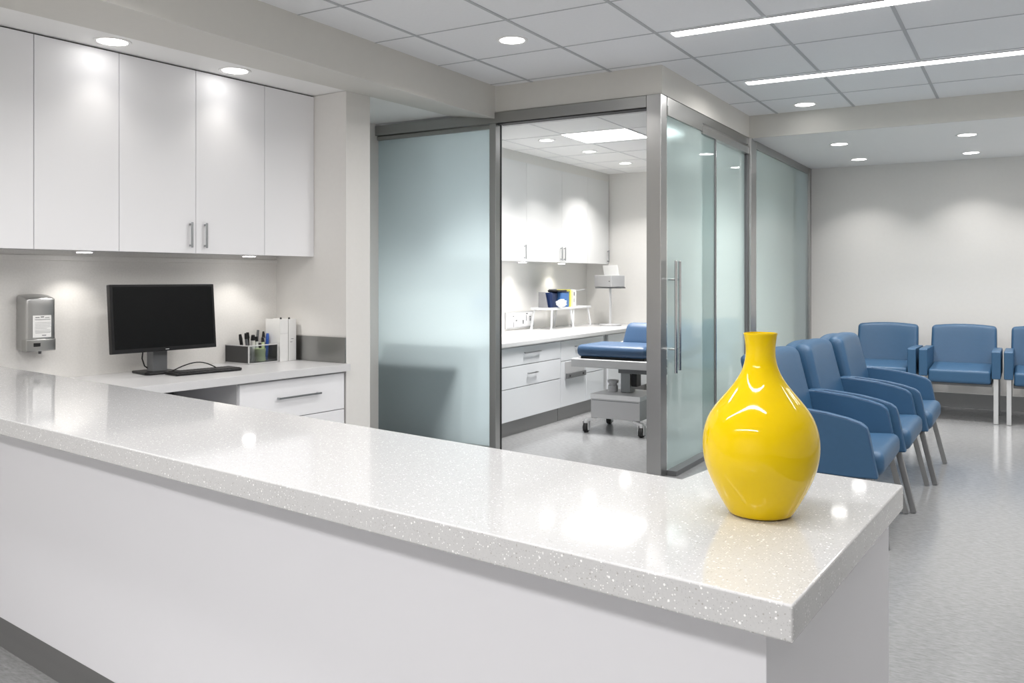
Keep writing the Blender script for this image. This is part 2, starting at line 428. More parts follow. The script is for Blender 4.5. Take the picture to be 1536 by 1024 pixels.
d1 = thing('door_1', 'sliding frosted glass door with long steel bar handles', 'glass door', (-2.13, 5.72, 0), kind='structure')
part(MB().box(-2.20, -2.125, 5.715, 7.73, 2.535, HZ, .003), 'header', M['steelh'], d1)
part(MB().box(-2.165, -2.118, 5.715, 6.45, 2.47, 2.535, .003), 'header_cover', M['steelh'], d1)
part(MB().box(-2.160, -2.112, 6.45, 7.73, 2.452, 2.51, .004), 'sliding_track', M['steel'], d1)
part(MB().box(-2.20, -2.06, 5.715, 7.73, 0.0, .035, .004), 'floor_track', M['darkgrey'], d1)
pane(-2.142, -2.130, 5.716, 6.80, .035, 2.47, (1, 0, 0), M['frostdoor'], d1)
pane(-2.165, -2.153, 6.484, 7.71, .035, 2.455, (1, 0, 0), M['frostdoor'], d1)
part(MB().box(-2.145, -2.124, 6.775, 6.80, .035, 2.455, .003), 'door_stile', M['darkgrey'], d1)
part(MB().box(-2.150, -2.126, 7.70, 7.73, .035, 2.455, .003), 'door_stile', M['darkgrey'], d1)
part(MB().box(-2.150, -2.126, 6.80, 6.822, .035, 2.455, .003), 'edge_strip', M['chrome'], d1)
h = MB().cyl((-2.078, 5.750, .70), (-2.078, 5.750, 1.475), .011, bev=.003)
for z in (.865, 1.345): h.cyl((-2.13, 5.750, z), (-2.078, 5.750, z), .008)
part(h, 'bar_handle', M['chrome'], d1)
h = MB().cyl((-2.078, 5.825, .715), (-2.078, 5.825, 1.475), .011, bev=.003)
for z in (.865, 1.345): h.cyl((-2.13, 5.825, z), (-2.078, 5.825, z), .008)
part(h, 'bar_handle', M['chrome'], d1)

w2 = thing('window_2', 'fixed frosted glass screen between the steel posts beside the chairs', 'glass partition', (-2.13, 8.0, 0), kind='structure')
part(MB().box(-2.20, -2.10, 7.735, 7.80, 0, HZ, .004), 'post', M['steel'], w2)
part(MB().box(-2.17, -2.118, 7.80, 7.98, 0, HZ-.01, .004), 'post', M['steel'], w2)
part(MB().box(-2.19, -2.11, 10.21, 10.299, 0, HZ, .004), 'post', M['steel'], w2)
part(MB().box(-2.19, -2.115, 7.98, 10.21, 2.53, HZ, .003), 'header', M['steelh'], w2)
part(MB().box(-2.19, -2.11, 7.98, 10.21, 0, .09, .003), 'bottom_rail', M['darkgrey'], w2)
pane(-2.145, -2.133, 7.98, 10.21, .09, 2.53, (1, 0, 0), M['frostdoor'], w2)

# ------------------------------------------------------------------ reception counter
u_ = Vector((.9905, -.1379, 0)); n_ = Vector((.1379, .9905, 0))
F = (-.2834, 1.2617); RR = (-.2373, 2.1255); G = (-.6478, 2.1953); NN = (-.6843, 1.9296)
Lf = (F[0]-4.50*.9905, F[1]+4.50*.1379); Lb = (-4.762, 2.622)
cnt = thing('reception_counter', 'long white reception counter with speckled quartz top holding the yellow vase', 'counter', (-2.5, 1.9, 0))
def loc2(pts, root): return [(x-root.location.x, y-root.location.y) for x, y in pts]
MB().prism(loc2([Lf, F, RR, G, NN, Lb], cnt), .835, .89, 'z', .004, 3).build('quartz_top', M['quartz'], cnt)
B1 = (-.3536, 1.3928); B2 = (-.2635, 2.099); B3 = (-.62, 2.160); B4 = (-.655, 1.885)
Bl = (B1[0]-4.40*.9905, B1[1]+4.40*.1379); Bk = (-4.745, 2.56)
MB().prism(loc2([Bl, B1, B2, B3, B4, Bk], cnt), .122, .8349, 'z', .003, 2).build('body', M['panel'], cnt)
def ins(p, dx, dy): return (p[0]+dx, p[1]+dy)
MB().prism(loc2([ins(Bl, .0, .018), ins(B1, -.02, .02), ins(B2, -.02, -.01), ins(B3, .02, -.02), ins(B4, .02, -.02), ins(Bk, .0, -.02)], cnt), 0, .1215).build('kickplate', M['kick'], cnt)

# ------------------------------------------------------------------ yellow vase
vprof_px = [(770, 45.5), (762, 50), (752, 56.5), (741, 62.5), (730, 68), (718, 74), (705, 79), (694, 82.2), (683, 84.3), (673, 85.2), (664, 85.3), (653, 84.6), (642.5, 82.6), (631, 79), (620.6, 74.5),
            (612, 68.5), (605, 63), (596, 55.5), (589, 49.5), (581, 42.5), (574, 37.5), (566, 32), (558, 27.8), (551, 25), (543, 23), (535, 21.8), (526, 21.3), (517, 21.7), (509, 22.8), (502, 24.2)]
k_ = 1.713/1311
vp = [(0, 0), (.050, 0), (.0568, .0015)]
raw = sorted((770-v, w) for v, w in vprof_px)
def hermite(t):
    for i in range(len(raw)-1):
        if raw[i][0] <= t <= raw[i+1][0]: break
    def sl(j):
        a_, b_ = raw[max(0, j-1)], raw[min(len(raw)-1, j+1)]
        return (b_[1]-a_[1])/(b_[0]-a_[0])
    h_ = raw[i+1][0]-raw[i][0]; u = (t-raw[i][0])/h_
    return (2*u**3-3*u*u+1)*raw[i][1]+(u**3-2*u*u+u)*h_*sl(i)+(-2*u**3+3*u*u)*raw[i+1][1]+(u**3-u*u)*h_*sl(i+1)
ts_ = [3+i*3.0 for i in range(89)]
ws_ = [hermite(t) for t in ts_]
for _ in range(14):
    ws_ = [ws_[0]]+[(ws_[i-1]+2*ws_[i]+ws_[i+1])/4 for i in range(1, len(ws_)-1)]+[ws_[-1]]
vp += [(w_*k_, t*k_) for t, w_ in zip(ts_, ws_)]
zt = .353
vp += [(.0325, zt-.001), (.0318, zt+.001), (.0302, zt+.001), (.0292, zt-.003), (.0255, zt-.03), (.0245, zt-.05), (.030, zt-.075), (.045, zt-.10), (.070, .215), (.087, .18), (.095, .14), (.088, .07), (.05, .01), (0, .008)]
vase = MB().lathe(vp, 96).build('vase', M['yellow'], None, (-.4495, 1.723, .8905), angle=60)
tag(vase, 'glossy yellow bottle-shaped vase with narrow neck standing on the quartz counter end', 'vase')

# ------------------------------------------------------------------ alcove wall cupboards
CB, CT = 1.503, 2.605
def cupboard(a0, a1, seams, handles, label, group='white wall cupboards above the desk'):
    t = thing('wall_cupboard', label, 'cupboard', al(0, a0, CB), LR, group)
    W = a1-a0
    MB().box(0.001, .368, .001, W-.001, .008, CT-CB).build('body', M['carcass'], t)
    for s0, s1, hp in seams:
        d = MB().box(.370, .390, s0-a0+.002, s1-a0-.002, 0, CT-CB, .0015).build('door', M['cab'], t)
        if hp is not None:
            y = hp-a0
            hb = MB().box(.408, .417, y-.006, y+.006, .034, .186, .002)
            hb.box(.390, .410, y-.005, y+.005, .042, .052).box(.390, .410, y-.005, y+.005, .168, .178)
            hb.build('handle', M['handle'], d)
    return t
cupboard(-2.38, -1.435, [(-2.38, -1.901, None), (-1.901, -1.435, None)], 0, 'plain white wall cupboard without handles above the steel dispenser')
cupboard(-1.435, -.427, [(-1.435, -.943, -.984), (-.943, -.427, -.882)], 0, 'white double-door wall cupboard with two short grey handles above the computer screen')
cupboard(-.427, -.001, [(-.427, -.001, None)], 0, 'narrow plain white wall cupboard next to the white pier')
struct('trim_gap_shade', MB().box(.05, .372, -2.38, -.001, 2.6055, 2.6145), M['recess_shade'], None, LO, LR)  # dark strip painting the shadow line above the cupboard doors
struct('trim_wall_rail', MB().box(.0005, .012, -2.38, -.001, 1.455, 1.482, .001), M['splash'], None, LO, LR)

# lights under the cupboards
def spot(name, loc, power, size, blend, parent=None, radius=.03, col=(1, .96, .9), rot=(0, 0, 0)):
    l = bpy.data.lights.new(name, 'SPOT'); l.energy = power; l.spot_size = R(size); l.spot_blend = blend; l.shadow_soft_size = radius; l.color = col
    o = link(bpy.data.objects.new(name, l)); o.location = loc; o.rotation_euler = rot
    if parent: o.parent = parent
    return o
def area(name, loc, power, sx, sy=None, parent=None, spread=160, col=(1, .975, .95)):
    l = bpy.data.lights.new(name, 'AREA'); l.energy = power; l.color = col; l.spread = R(spread)
    if sy is None: l.shape = 'DISK'; l.size = sx
    else: l.shape = 'RECTANGLE'; l.size = sx; l.size_y = sy
    o = link(bpy.data.objects.new(name, l)); o.location = loc
    if parent: o.parent = parent
    return o
def puck(loc, rz, label, group, power=4.0, rw=.045, rl=.07, rot=(0, 0, 0)):
    t = thing('cupboard_light', label, 'light', loc, rz, group)
    MB().lathe([(0, 0), (.048, 0), (.050, -.003), (.050, -.010), (.046, -.012), (.040, -.0125)], 32).build('trim_ring', M['white'], t)
    MB().lathe([(0, -.0118), (.040, -.0122), (.040, -.016), (0, -.0165)], 32).build('lens', M['lamp'], t)
    spot('puck_spot', (0, 0, -.03), power, 112, .6, t, .015, rot=rot)
    return t
puck(al(.19, -1.523, 1.511), LR, 'small round light under the handle-less cupboard between dispenser and screen', 'lights under the desk cupboards')
puck(al(.21, -.429+.02, 1.511), LR, 'small round light under the narrow cupboard above the white binders', 'lights under the desk cupboards')

# ------------------------------------------------------------------ downlights
def downlight(loc, rz, label, group, power, spread=150, rad=.075, z_light=-.012, usespot=None):
    t = thing('downlight', label, 'ceiling light', loc, rz, group)
    MB().lathe([(rad+.022, 0), (rad+.022, -.003), (rad+.018, -.006), (rad+.002, -.004), (rad, -.0005), (rad, 0)], 40).build('trim_ring', M['soffit'], t)
    MB().lathe([(0, -.0025), (rad, -.0025), (rad, -.0005), (0, -.0005)], 40).build('lens', M['lamp'], t)
    if usespot: spot('downlight_spot', (0, 0, z_light), power, usespot, .85, t, .05)
    else: area('downlight_area', (0, 0, z_light), power, rad*1.8, None, t, spread)
    return t
GS = 'downlights in the soffit above the cupboards'
downlight(al(.555, -1.573, 2.615), LR, 'round downlight in the soffit above the handle-less cupboard', GS, 5, usespot=100)
downlight(al(.55, -.784, 2.615), LR, 'round downlight in the soffit above the cupboard with two handles', GS, 5, usespot=100)
GM = 'downlights in the tiled ceiling'
downlight((-2.694, 4.576, CEIL), 0, 'round downlight in the tiled ceiling in front of the open doorway', GM, 7)
downlight((-1.589, 7.5, CEIL), 0, 'round downlight in the tiled ceiling beside the beam', GM, 6, 95)
GW = 'downlights in the lowered waiting area ceiling'
downlight((-1.498, 8.53, LOW), 0, 'downlight in the lowered ceiling, beside the glass wall and nearer the beam', GW, 10, 115, rad=.07)
downlight((-1.51, 9.72, LOW), 0, 'downlight in the lowered ceiling near the glass wall end and back wall', GW, 4, 105, rad=.07)
downlight((-.444, 8.54, LOW), 0, 'downlight in the lowered ceiling further from the glass, nearer the beam', GW, 10, 115, rad=.07)
downlight((-.475, 9.78, LOW), 0, 'downlight in the lowered ceiling further from the glass, close to the back wall', GW, 4, 105, rad=.07)
GE = 'downlights in the treatment room ceiling'
downlight((-3.73, 6.95, LOW), 0, 'downlight in the treatment room ceiling left of the bright square panel', GE, 5, 110, rad=.06)
downlight((-3.70, 7.78, LOW), 0, 'downlight in the treatment room ceiling, middle of the three', GE, 8, 110, rad=.06)
downlight((-3.737, 8.76, LOW), 0, 'downlight in the treatment room ceiling closest to its back wall', GE, 12, 120, rad=.06)

def panel_light(loc, label):
    t = thing('panel_light', label, 'ceiling light', loc)
    MB().box(-.31, .31, -.27, .27, -.006, -.0005, .002).build('frame', M['soffit'], t)
    MB().box(-.295, .295, -.255, .255, -.010, -.0065, .001).build('diffuser', M['panel_lamp'], t)
    area('panel_area', (0, 0, -.02), 40, .58, .50, t, 125)
panel_light((-3.165, 6.98, LOW), 'bright square light panel in the treatment room ceiling')

def linear_light(x0, x1, y, label, power):
    t = thing('linear_light', label, 'ceiling light', ((x0+x1)/2, y, CEIL), 0, 'slim linear lights in the tiled ceiling')
    Lh = (x1-x0)/2
    MB().box(-Lh-.008, Lh+.008, -.048, .048, -.006, -.0045, .001).build('housing', M['soffit'], t)
    MB().box(-Lh, Lh, -.040, .040, -.012, -.0062, .002).build('diffuser', M['linear'], t)
    area('linear_area', (0, 0, -.02), power, 2*Lh, .07, t, 170)
linear_light(-1.80, 1.4, 4.94, 'slim bright linear ceiling light nearer the counter', 34)
linear_light(-1.78, 1.4, 6.45, 'slim bright linear ceiling light nearer the beam', 40)
linear_light(-1.80, 1.4, 3.43, 'unseen slim linear fill light added above the counter', 26)  # this and the next two are unseen, added as fill light
linear_light(-3.10, .10, 1.0, 'unseen slim linear fill light added above the viewer', 32)
linear_light(-3.10, .10, -1.4, 'unseen slim linear fill light added behind the viewer', 90)

# ------------------------------------------------------------------ desk in the alcove
DZ = .783
dk = thing('desk_worktop', 'long pale grey desktop along the alcove wall under the computer', 'desk', al(0, -.7, DZ), LR)
MB().box(.002, .745, -1.0, .698, -.048, 0, .003).build('worktop', M['desk'], dk)
sp = struct('trim_steel_upstand', MB().box(.215, .700, -.012, -.0015, DZ+.001, DZ+.172, .001), M['steelh'], None, LO, LR)
dc = thing('drawer_cabinet', 'white drawer cabinet under the desk with a slim grey bar handle', 'drawer unit', al(0, -.875, 0), LR)
MB().box(.05, .685, 0, .85, .10, .7345).build('body', M['carcass'], dc)
MB().box(.05, .64, 0, .85, 0, .0995).build('plinth', M['kick'], dc)
for i, (z0, z1) in enumerate([(.485, .722), (.255, .479), (.11, .249)]):
    d = MB().box(.686, .706, .006, .850, z0, z1, .0015).build('drawer', M['cab'], dc)
    if i < 2:
        zc = .614 if i == 0 else .38
        hb = MB().box(.728, .738, .276, .625, zc-.006, zc+.006, .002)
        hb.box(.706, .730, .285, .297, zc-.005, zc+.005).box(.706, .730, .604, .616, zc-.005, zc+.005)
        hb.build('handle', M['handle'], d)
kb = thing('desk_side_panel', 'white side panel and shelf in the knee space under the desk', 'panel', al(0, -1.5, 0), LR)
MB().box(.10, .60, 0, .55, .52, .545).build('shelf', M['cab'], kb)
MB().box(.06, .10, 0, .60, 0, .73).build('back_panel', M['recess_shade'], kb)  # dark colour stands in for the shade inside the knee space

# ---------------------------------------------------------------- soap dispenser
sd = thing('soap_dispenser', 'brushed steel wall dispenser with a white printed label', 'dispenser', al(.001, -1.725, .945), LR)
def dsp(x, y, z):
    k = max(0, x/.115)
    return (x+.010*(1-(y/.08)**2)*k, y, z-.022*k*k*max(0, (z-.25)/.07)-.006*(y/.08)**2*max(0, (z-.25)/.07))
MB().pad(0, .113, -.080, .080, .012, .322, .013, 6, dsp).build('housing', M['steel'], sd)
MB().pad(.060, .1155, -.0808, .0808, .009, .076, .006, 5, lambda x, y, z: (x+.010*(1-(y/.08)**2)*max(0, x/.115), y, z)).build('lower_cover', M['steelh'], sd)
lb = MB().box(.1215, .1235, -.050, .050, .085, .205).build('label', M['paper'], sd)
ik = MB()
for z, y0, y1, hh in [(.192, -.04, -.015, .004), (.194, -.008, .012, .005), (.191, .018, .045, .003), (.181, -.042, .05, .0025), (.165, -.042, .052, .001), (.157, -.042, .054, .001), (.149, -.04, .05, .001),
                      (.141, -.042, .054, .001), (.133, -.042, .03, .001), (.124, -.042, .05, .001), (.116, -.042, .054, .0015), (.109, -.04, .05, .0015), (.094, 0, .025, .004)]:
    ik.box(.1235, .1239, y0*.9, y1*.9, z, z+hh)
ik.build('printed_lines', M['ink'], lb)
MB().pad(.1150, .1262, -.045, -.008, .035, .056, .003, 2).build('sensor_window', M['black'], sd)
MB().cyl((.08, .01, .012), (.08, .01, -.008), .009, .007, 16).build('nozzle', M['darkgrey'], sd)

# ---------------------------------------------------------------- computer monitor
mo = thing('computer_monitor', 'black widescreen computer monitor on the desk', 'monitor', al(.20, -1.07, DZ+.0005), LR)
Tm = Matrix.Translation((.055, .005, .333)) @ Matrix.Rotation(R(-4.5), 4, 'Y')
MB().box(-.022, .014, -.347, .347, -.198, .200, .004, 2, Tm).build('housing', M['black'], mo)
MB().box(.0145, .0155, -.331, .331, -.174, .186, .0005, 1, Tm).build('screen', M['screen'], mo)
MB().box(.0146, .0158, -.012, .012, -.1895, -.1855, .0003, 1, Tm).build('badge', M['alu'], mo)
MB().prism([(-.035, -.055), (.02, -.048), (.02, .048), (-.035, .055)], .012, .30, 'z', .004).build('neck', M['darkgrey'], mo)
MB().prism([(-.12, -.10), (.07, -.135), (.10, -.12), (.115, .05), (.09, .09), (-.12, .09)], 0, .014, 'z', .005).build('foot', M['black'], mo)
MB().tube([(-.04, -.02, .20), (-.04, -.075, .14), (-.035, -.085, .09), (-.03, -.072, .045), (-.03, -.04, .022)], .004, 8).build('cable', M['black'], mo)
kbd = thing('keyboard', 'thin black keyboard lying in front of the monitor stand', 'keyboard', al(.41, -.90, DZ+.0005), LR+R(-4))
MB().prism([(-.075, -.215), (.075, -.225), (.085, .20), (.06, .225), (-.07, .215)], 0, .016, 'z', .005).build('case', M['black'], kbd)
ky = MB()
for r_ in range(5):
    for c_ in range(18):
        ky.box(-.058+r_*.026, -.036+r_*.026, -.20+c_*.0228, -.1805+c_*.0228, .0155, .020, .0015, 1)
kk = ky.build('keys', M['key'], kbd); kk['kind'] = 'stuff'
cb = MB().tube([(-.045+.03*math.sin(t*math.pi), -.19+.30*t, .018+.045*math.sin(t*math.pi)) for t in [i/14 for i in range(15)]], .0035, 8).build('cable', M['black'], kbd)

# ---------------------------------------------------------------- desk organiser with pens
bx = thing('desk_organiser', 'square desk organiser with black sides, pale edges and one clear front', 'organiser', al(.115, -.315, DZ+.0005), LR)
w, d_, hh = .125, .13, .125
MB().box(-d_+.004, d_-.004, -w+.004, w-.004, .004, .009).build('floor_panel', M['mesh'], bx)
MB().box(-d_+.004, d_-.006, -w+.002, -w+.005, .006, hh-.006).build('side_panel', M['mesh'], bx)
MB().box(-d_+.004, d_-.006, w-.005, w-.002, .006, hh-.006).build('side_panel', M['acrylic'], bx)
MB().box(-d_+.002, -d_+.005, -w+.004, w-.004, .006, hh-.006).build('rear_panel', M['acrylic'], bx)
MB().box(d_-.005, d_-.003, -w+.004, w-.004, .006, hh-.006).build('front_pane', M['acrylic'], bx)
fr = MB()
for x in (-d_+.004, d_-.004):
    for y in (-w+.004, w-.004): fr.box(x-.004, x+.004, y-.004, y+.004, 0, hh, .001)
for z in (.004, hh-.003):
    for y in (-w+.004, w-.004): fr.box(-d_, d_, y-.004, y+.004, z-.0035, z+.0035, .001)
    for x in (-d_+.004, d_-.004): fr.box(x-.004, x+.004, -w, w, z-.0035, z+.0035, .001)
fr.build('frame', M['frame_pale'], bx)
cup = MB().lathe([(0, 0), (.030, 0), (.037, .085), (.035, .085), (.029, .004), (0, .004)], 28).build('plastic_cup', M['pengreen'], None, al(.195, -.305, DZ+.0105), LR)
tag(cup, 'pale green plastic cup seen through the clear side of the desk organiser', 'cup')
def pen(p, a, lean, m, label, ln=.17, r=.006, name='pen', cat='pen', flat=None):
    t = thing(name, label, cat, al(p, a, DZ+.0105), LR, 'pens and tools in the desk organiser')
    dx, dy = lean
    e = Vector((dx, dy, ln))
    if flat: MB().bar((0, 0, 0), e, flat, .006).build('barrel', m, t)
    else: MB().cyl((0, 0, 0), e*.8, r, seg=12, bev=.001).build('barrel', m, t)
    if not flat: MB().cyl(e*.8, e, r*1.15, r*.8, seg=12, bev=.001).build('cap', M['black'] if m is not M['penblue'] else M['penblue'], t)
pen(.125, -.385, (0, -.030), M['black'], 'thick black marker leaning at the organiser corner nearest the monitor', .185, .011)
pen(.150, -.360, (0, -.030), M['darkgrey'], 'dark grey marker leaning towards the monitor, second from the organiser corner', .192, .010)
pen(.120, -.348, (.01, -.01), M['black'], 'chunky black marker next to the cream marker', .195, .012)
pen(.145, -.325, (.02, -.015), M['offwhite'], 'fat cream-coloured marker among the dark pens', .178, .014)
pen(.150, -.290, (0, -.01), M['white'], 'white highlighter between the cream and the yellow-green ones', .165, .011)
pen(.185, -.262, (0, -.015), M['pengreen'], 'pale yellow-green highlighter in the middle of the organiser', .160, .010)
pen(.090, -.262, (0, .025), M['darkgrey'], 'tall charcoal ruler standing in the middle of the organiser', .205, .006, 'ruler', 'ruler', .022)
pen(.125, -.235, (0, .015), M['frame_pale'], 'pale grey pen beside the charcoal ruler', .195, .008)
pen(.150, -.215, (0, .010), M['penblue'], 'bright blue pen in the desk organiser', .182, .011)
pen(.110, -.205, (0, .000), M['white'], 'white pen between the bright blue and the dark pen', .185, .008)
# ---------------------------------------------------------------- binders
def binder(a, w_, h_, label, marks):
    t = thing('ring_binder', label, 'binder', al(.165, a, DZ+.0005), LR, 'white binders on the desk')
    MB().box(-.06, .078, -w_/2+.003, w_/2-.003, .004, h_-.006, .002).build('pages', M['offwhite'], t)
    c = MB().box(-.065, .085, -w_/2, -w_/2+.003, 0, h_, .001).box(-.065, .085, w_/2-.003, w_/2, 0, h_, .001).box(.080, .086, -w_/2, w_/2, 0, h_, .002)
    c.build('cover', M['paper'], t)
    MB().cyl((.045, .005, h_-.008), (.045, .005, h_+.010), .009, .006, 12).build('clip', M['black'], t)
    if marks:
        MB().box(.086, .0864, -.012, .010, .150, .153)  .box(.086, .0864, -.02, -.002, .128, .131).build('spine_marks', M['ink'], t)
    else:
        MB().box(.086, .0864, -w_/2+.002, w_/2-.002, .19, .1915).build('spine_marks', M['boxgrey'], t)
binder(-.146, .070, .290, 'plain white ring binder standing next to the desk organiser', False)
binder(-.073, .068, .288, 'white ring binder with small dark spine marks, standing nearest the steel upstand', True)

# ------------------------------------------------------------------ treatment room fittings
def wall_cab(y0, y1, seams, label):
    t = thing('wall_cupboard', label, 'cupboard', (-4.6, y0, 1.525), 0, 'white wall cupboards in the treatment room')
    MB().box(.001, .278, .001, y1-y0-.001, .006, .98).build('body', M['carcass'], t)
    for s0, s1, hp in seams:
        dd = MB().box(.280, .300, s0-y0+.002, s1-y0-.002, 0, .98, .0015).build('door', M['cab_wall_exam'], t)
        if hp:
            y = hp-y0
            hb = MB().box(.318, .326, y-.006, y+.006, .02, .165, .002).box(.300, .320, y-.005, y+.005, .03, .04).box(.300, .320, y-.005, y+.005, .145, .155)
            hb.build('handle', M['handle'], dd)
wall_cab(6.10, 7.591, [(6.10, 6.82, None), (6.82, 7.591, 7.54)], 'white treatment room wall cupboard closest to the steel door frame')
wall_cab(7.591, 9.006, [(7.591, 8.361, 8.325), (8.361, 9.006, 8.405)], 'white double treatment room wall cupboard with paired handles')
wall_cab(9.006, 9.58, [(9.006, 9.58, 9.54)], 'narrow white treatment room wall cupboard in the far corner')
puck((-4.44, 7.75, 1.530), 0, 'small round light under the treatment room cupboards above the outlet panel', 'lights under the treatment room cupboards', 2.5)
puck((-4.44, 8.62, 1.530), 0, 'small round light under the treatment room cupboards above the blue bin', 'lights under the treatment room cupboards', 4.0)

WZ = .815
wt = MB().box(-.415, .415, -1.925, 1.920, -.05, 0, .012, 3).build('treatment_worktop', M['worktop'], None, (-4.184, 7.675, WZ))
tag(wt, 'long white worktop along the treatment room wall', 'worktop')
def base_unit(y0, y1, fronts, label):
    t = thing('base_cabinet', label, 'cabinet', (-4.18, y0, 0), 0, 'white base cabinets in the treatment room')
    W = y1-y0
    MB().box(-.415, .355, .001, W-.001, .128, .764).build('body', M['carcass'], t)
    MB().box(-.415, .345, .001, W-.001, 0, .1275).build('plinth', M['kick'], t)
    for a0, a1, z0, z1, hs in fronts:
        dd = MB().box(.357, .377, a0-y0+.003, a1-y0-.003, z0+.003, z1-.003, .0015).build('drawer', M['cab_exam'], t)
        if hs:
            b0, b1, zz = hs
            hb = MB().box(.392, .400, b0-y0, b1-y0, zz-.005, zz+.005, .002).box(.377, .394, b0-y0+.01, b0-y0+.02, zz-.004, zz+.004).box(.377, .394, b1-y0-.02, b1-y0-.01, zz-.004, zz+.004)
            hb.build('handle', M['handle'], dd)
    return t
base_unit(5.95, 7.365, [(5.95, 7.365, .597, .76, (6.66, 6.95, .70)), (5.95, 7.365, .408, .597, (6.72, 6.90, .515)), (5.95, 7.365, .128, .408, None)],
          'white three-drawer base cabinet next to the steel door frame')
u2 = base_unit(7.37, 8.345, [(7.37, 8.345, .565, .76, (7.66, 8.02, .69)), (7.37, 7.93, .128, .565, None), (7.93, 8.345, .408, .565, None), (7.93, 8.345, .128, .408, None)],
               'white base cabinet with the grey waste slot, behind the treatment chair foot')
MB().box(.3772, .384, .08, .50, .40, .555, .002).build('waste_flap', M['boxgrey'], u2)
ws = MB().box(.384, .405, .085, .50, .395, .445, .004).build('waste_handle', M['darkgrey'], u2)
for y in (.14, .43): MB().box(.405, .409, y-.01, y+.01, .412, .428).build('bolt', M['black'], ws)
struct('trim_cabinet_filler', MB().box(-4.55, -3.83, 8.347, 8.455, .128, .764), M['boxgrey'])
base_unit(8.457, 9.59, [(8.457, 9.59, .597, .76, None), (8.457, 9.59, .128, .597, None)], 'white base cabinet in the far corner behind the treatment chair')

# outlet panel
op = thing('outlet_panel', 'white outlet panel with grey sockets leaning on the treatment worktop', 'outlet panel', (-4.59, 7.955, WZ+.001))
MB().box(-.005, .008, -.295, .295, .02, .19, .002).build('frame', M['boxgrey'], op)
MB().box(.008, .012, -.280, .280, .034, .176, .001).build('plate', M['white'], op)
for yy, zz, a, b2 in [(-.15, .145, .022, .012), (-.15, .06, .008, .05), (-.09, .10, .03, .016), (.05, .08, .022, .04), (.12, .12, .008, .06), (.20, .13, .028, .014), (.20, .10, .016, .03), (.13, .165, .04, .01)]:
    MB().box(.012, .0145, yy-a/2, yy+a/2, zz-b2/2, zz+b2/2, .001).build('socket', M['darkgrey'], op)
# wall chart by the frame
wc = thing('wall_notice', 'blue and white notice on the treatment room wall beside the steel frame', 'notice', (-4.599, 7.48, .92))
MB().box(0, .004, -.15, .15, 0, .36).build('sheet', M['paper'], wc)
MB().box(.004, .0045, -.13, .09, .10, .28).build('picture', M['penblue'], wc)
MB().box(.004, .0046, -.11, .08, .05, .06).box(.004, .0046, -.11, .10, .07, .08).build('printed_lines', M['ink'], wc)

# risers
def riser(y0, y1, xo, label):
    t = thing('shelf_riser', label, 'riser', (-4.40+xo, (y0+y1)/2, WZ+.0005), 0, 'white risers on the treatment worktop')
    hw = (y1-y0)/2
    MB().box(-.125, .125, -hw, hw, .205, .228, .006, 3).build('shelf', M['white'], t)
    for sx in (-1, 1):
        for sy in (-1, 1):
            MB().bar((sx*.105, sy*(hw-.05), .207), (sx*.12, sy*(hw-.008), .006), .018, .018, .003).box(sx*.12-.014, sx*.12+.014, sy*(hw-.008)-.014, sy*(hw-.008)+.014, 0, .008, .002).build('leg', M['white'], t)
riser(8.07, 8.60, 0, 'white riser holding the blue bin')
riser(8.62, 9.08, -.02, 'white riser next to the pole-mounted printer')
RZ = WZ+.229
bb = thing('storage_bin', 'blue plastic storage bin on the white riser', 'bin', (-4.37, 8.42, RZ))
MB().pad(-.07, .08, -.10, .10, 0, .165, .015, 3).build('body', M['bluebin'], bb)
MB().box(-.075, .085, -.105, .105, .160, .168, .003).build('rim', M['navy'], bb)
nb = MB().pad(-.08, .06, -.07, .07, 0, .158, .012, 3).build('navy_bin', M['navy'], None, (-4.38, 8.235, RZ)); tag(nb, 'dark navy bin with shiny front between grey file and blue bin', 'bin')
gb = MB().prism([(-.05, 0), (.055, 0), (.02, .165), (-.05, .165)], -.014, .014, 'y', .003).build('magazine_file', M['file_grey'], None, (-4.40, 8.12, RZ)); tag(gb, 'grey file leaning at the riser end by the outlet panel', 'file')
bk = thing('clipboard', 'black clipboard lying across the top of the bins', 'clipboard', (-4.34, 8.33, RZ+.1690), R(6))
MB().box(-.06, .06, -.13, .13, 0, .016, .004).build('board', M['black'], bk)
MB().box(-.05, .03, -.13, -.09, .016, .028, .003).build('clip', M['darkgrey'], bk)
# crumpled tissue pack
ts = bmesh.new(); bmesh.ops.create_icosphere(ts, subdivisions=3, radius=.05)
for v in ts.verts:
    n = v.co.normalized(); v.co *= 1+.25*math.sin(n.x*9+n.z*4)*math.cos(n.y*8-n.z*7)+.16*math.sin(n.z*15+n.y*11); v.co.z *= .85
mb = MB(); mb._merge(ts); tp = mb.build('crumpled_tissue', M['paper'], None, (-4.245, 8.24, RZ+.046), angle=20); tag(tp, 'crumpled white tissue in front of the navy bin', 'tissue')
yf = MB().box(-.09, .09, -.012, .012, 0, .19, .002).build('folder', M['yellowcard'], None, (-4.38, 8.545, RZ)); tag(yf, 'thin yellow folder standing beside the blue bin', 'folder')
wb = thing('document_folder', 'white document folder with dark marks beside the yellow folder', 'folder', (-4.39, 8.665, RZ))
MB().box(-.09, .09, -.045, .045, 0, .185, .004).build('cover', M['offwhite'], wb)
MB().box(.09, .0905, -.02, .0, .12, .16).box(.09, .0905, -.02, -.01, .05, .09).build('spine_marks', M['ink'], wb)
bs = thing('small_bracket', 'slim grey bracket arm standing on the riser next to the white folder', 'bracket', (-4.40, 8.86, RZ))
MB().box(-.03, .03, -.04, .04, 0, .006, .001).build('foot', M['boxgrey'], bs)
MB().bar((0, 0, .006), (0, 0, .165), .012, .012).bar((0, -.06, .165), (.05, .16, .185), .02, .010).build('arm', M['boxgrey'], bs)
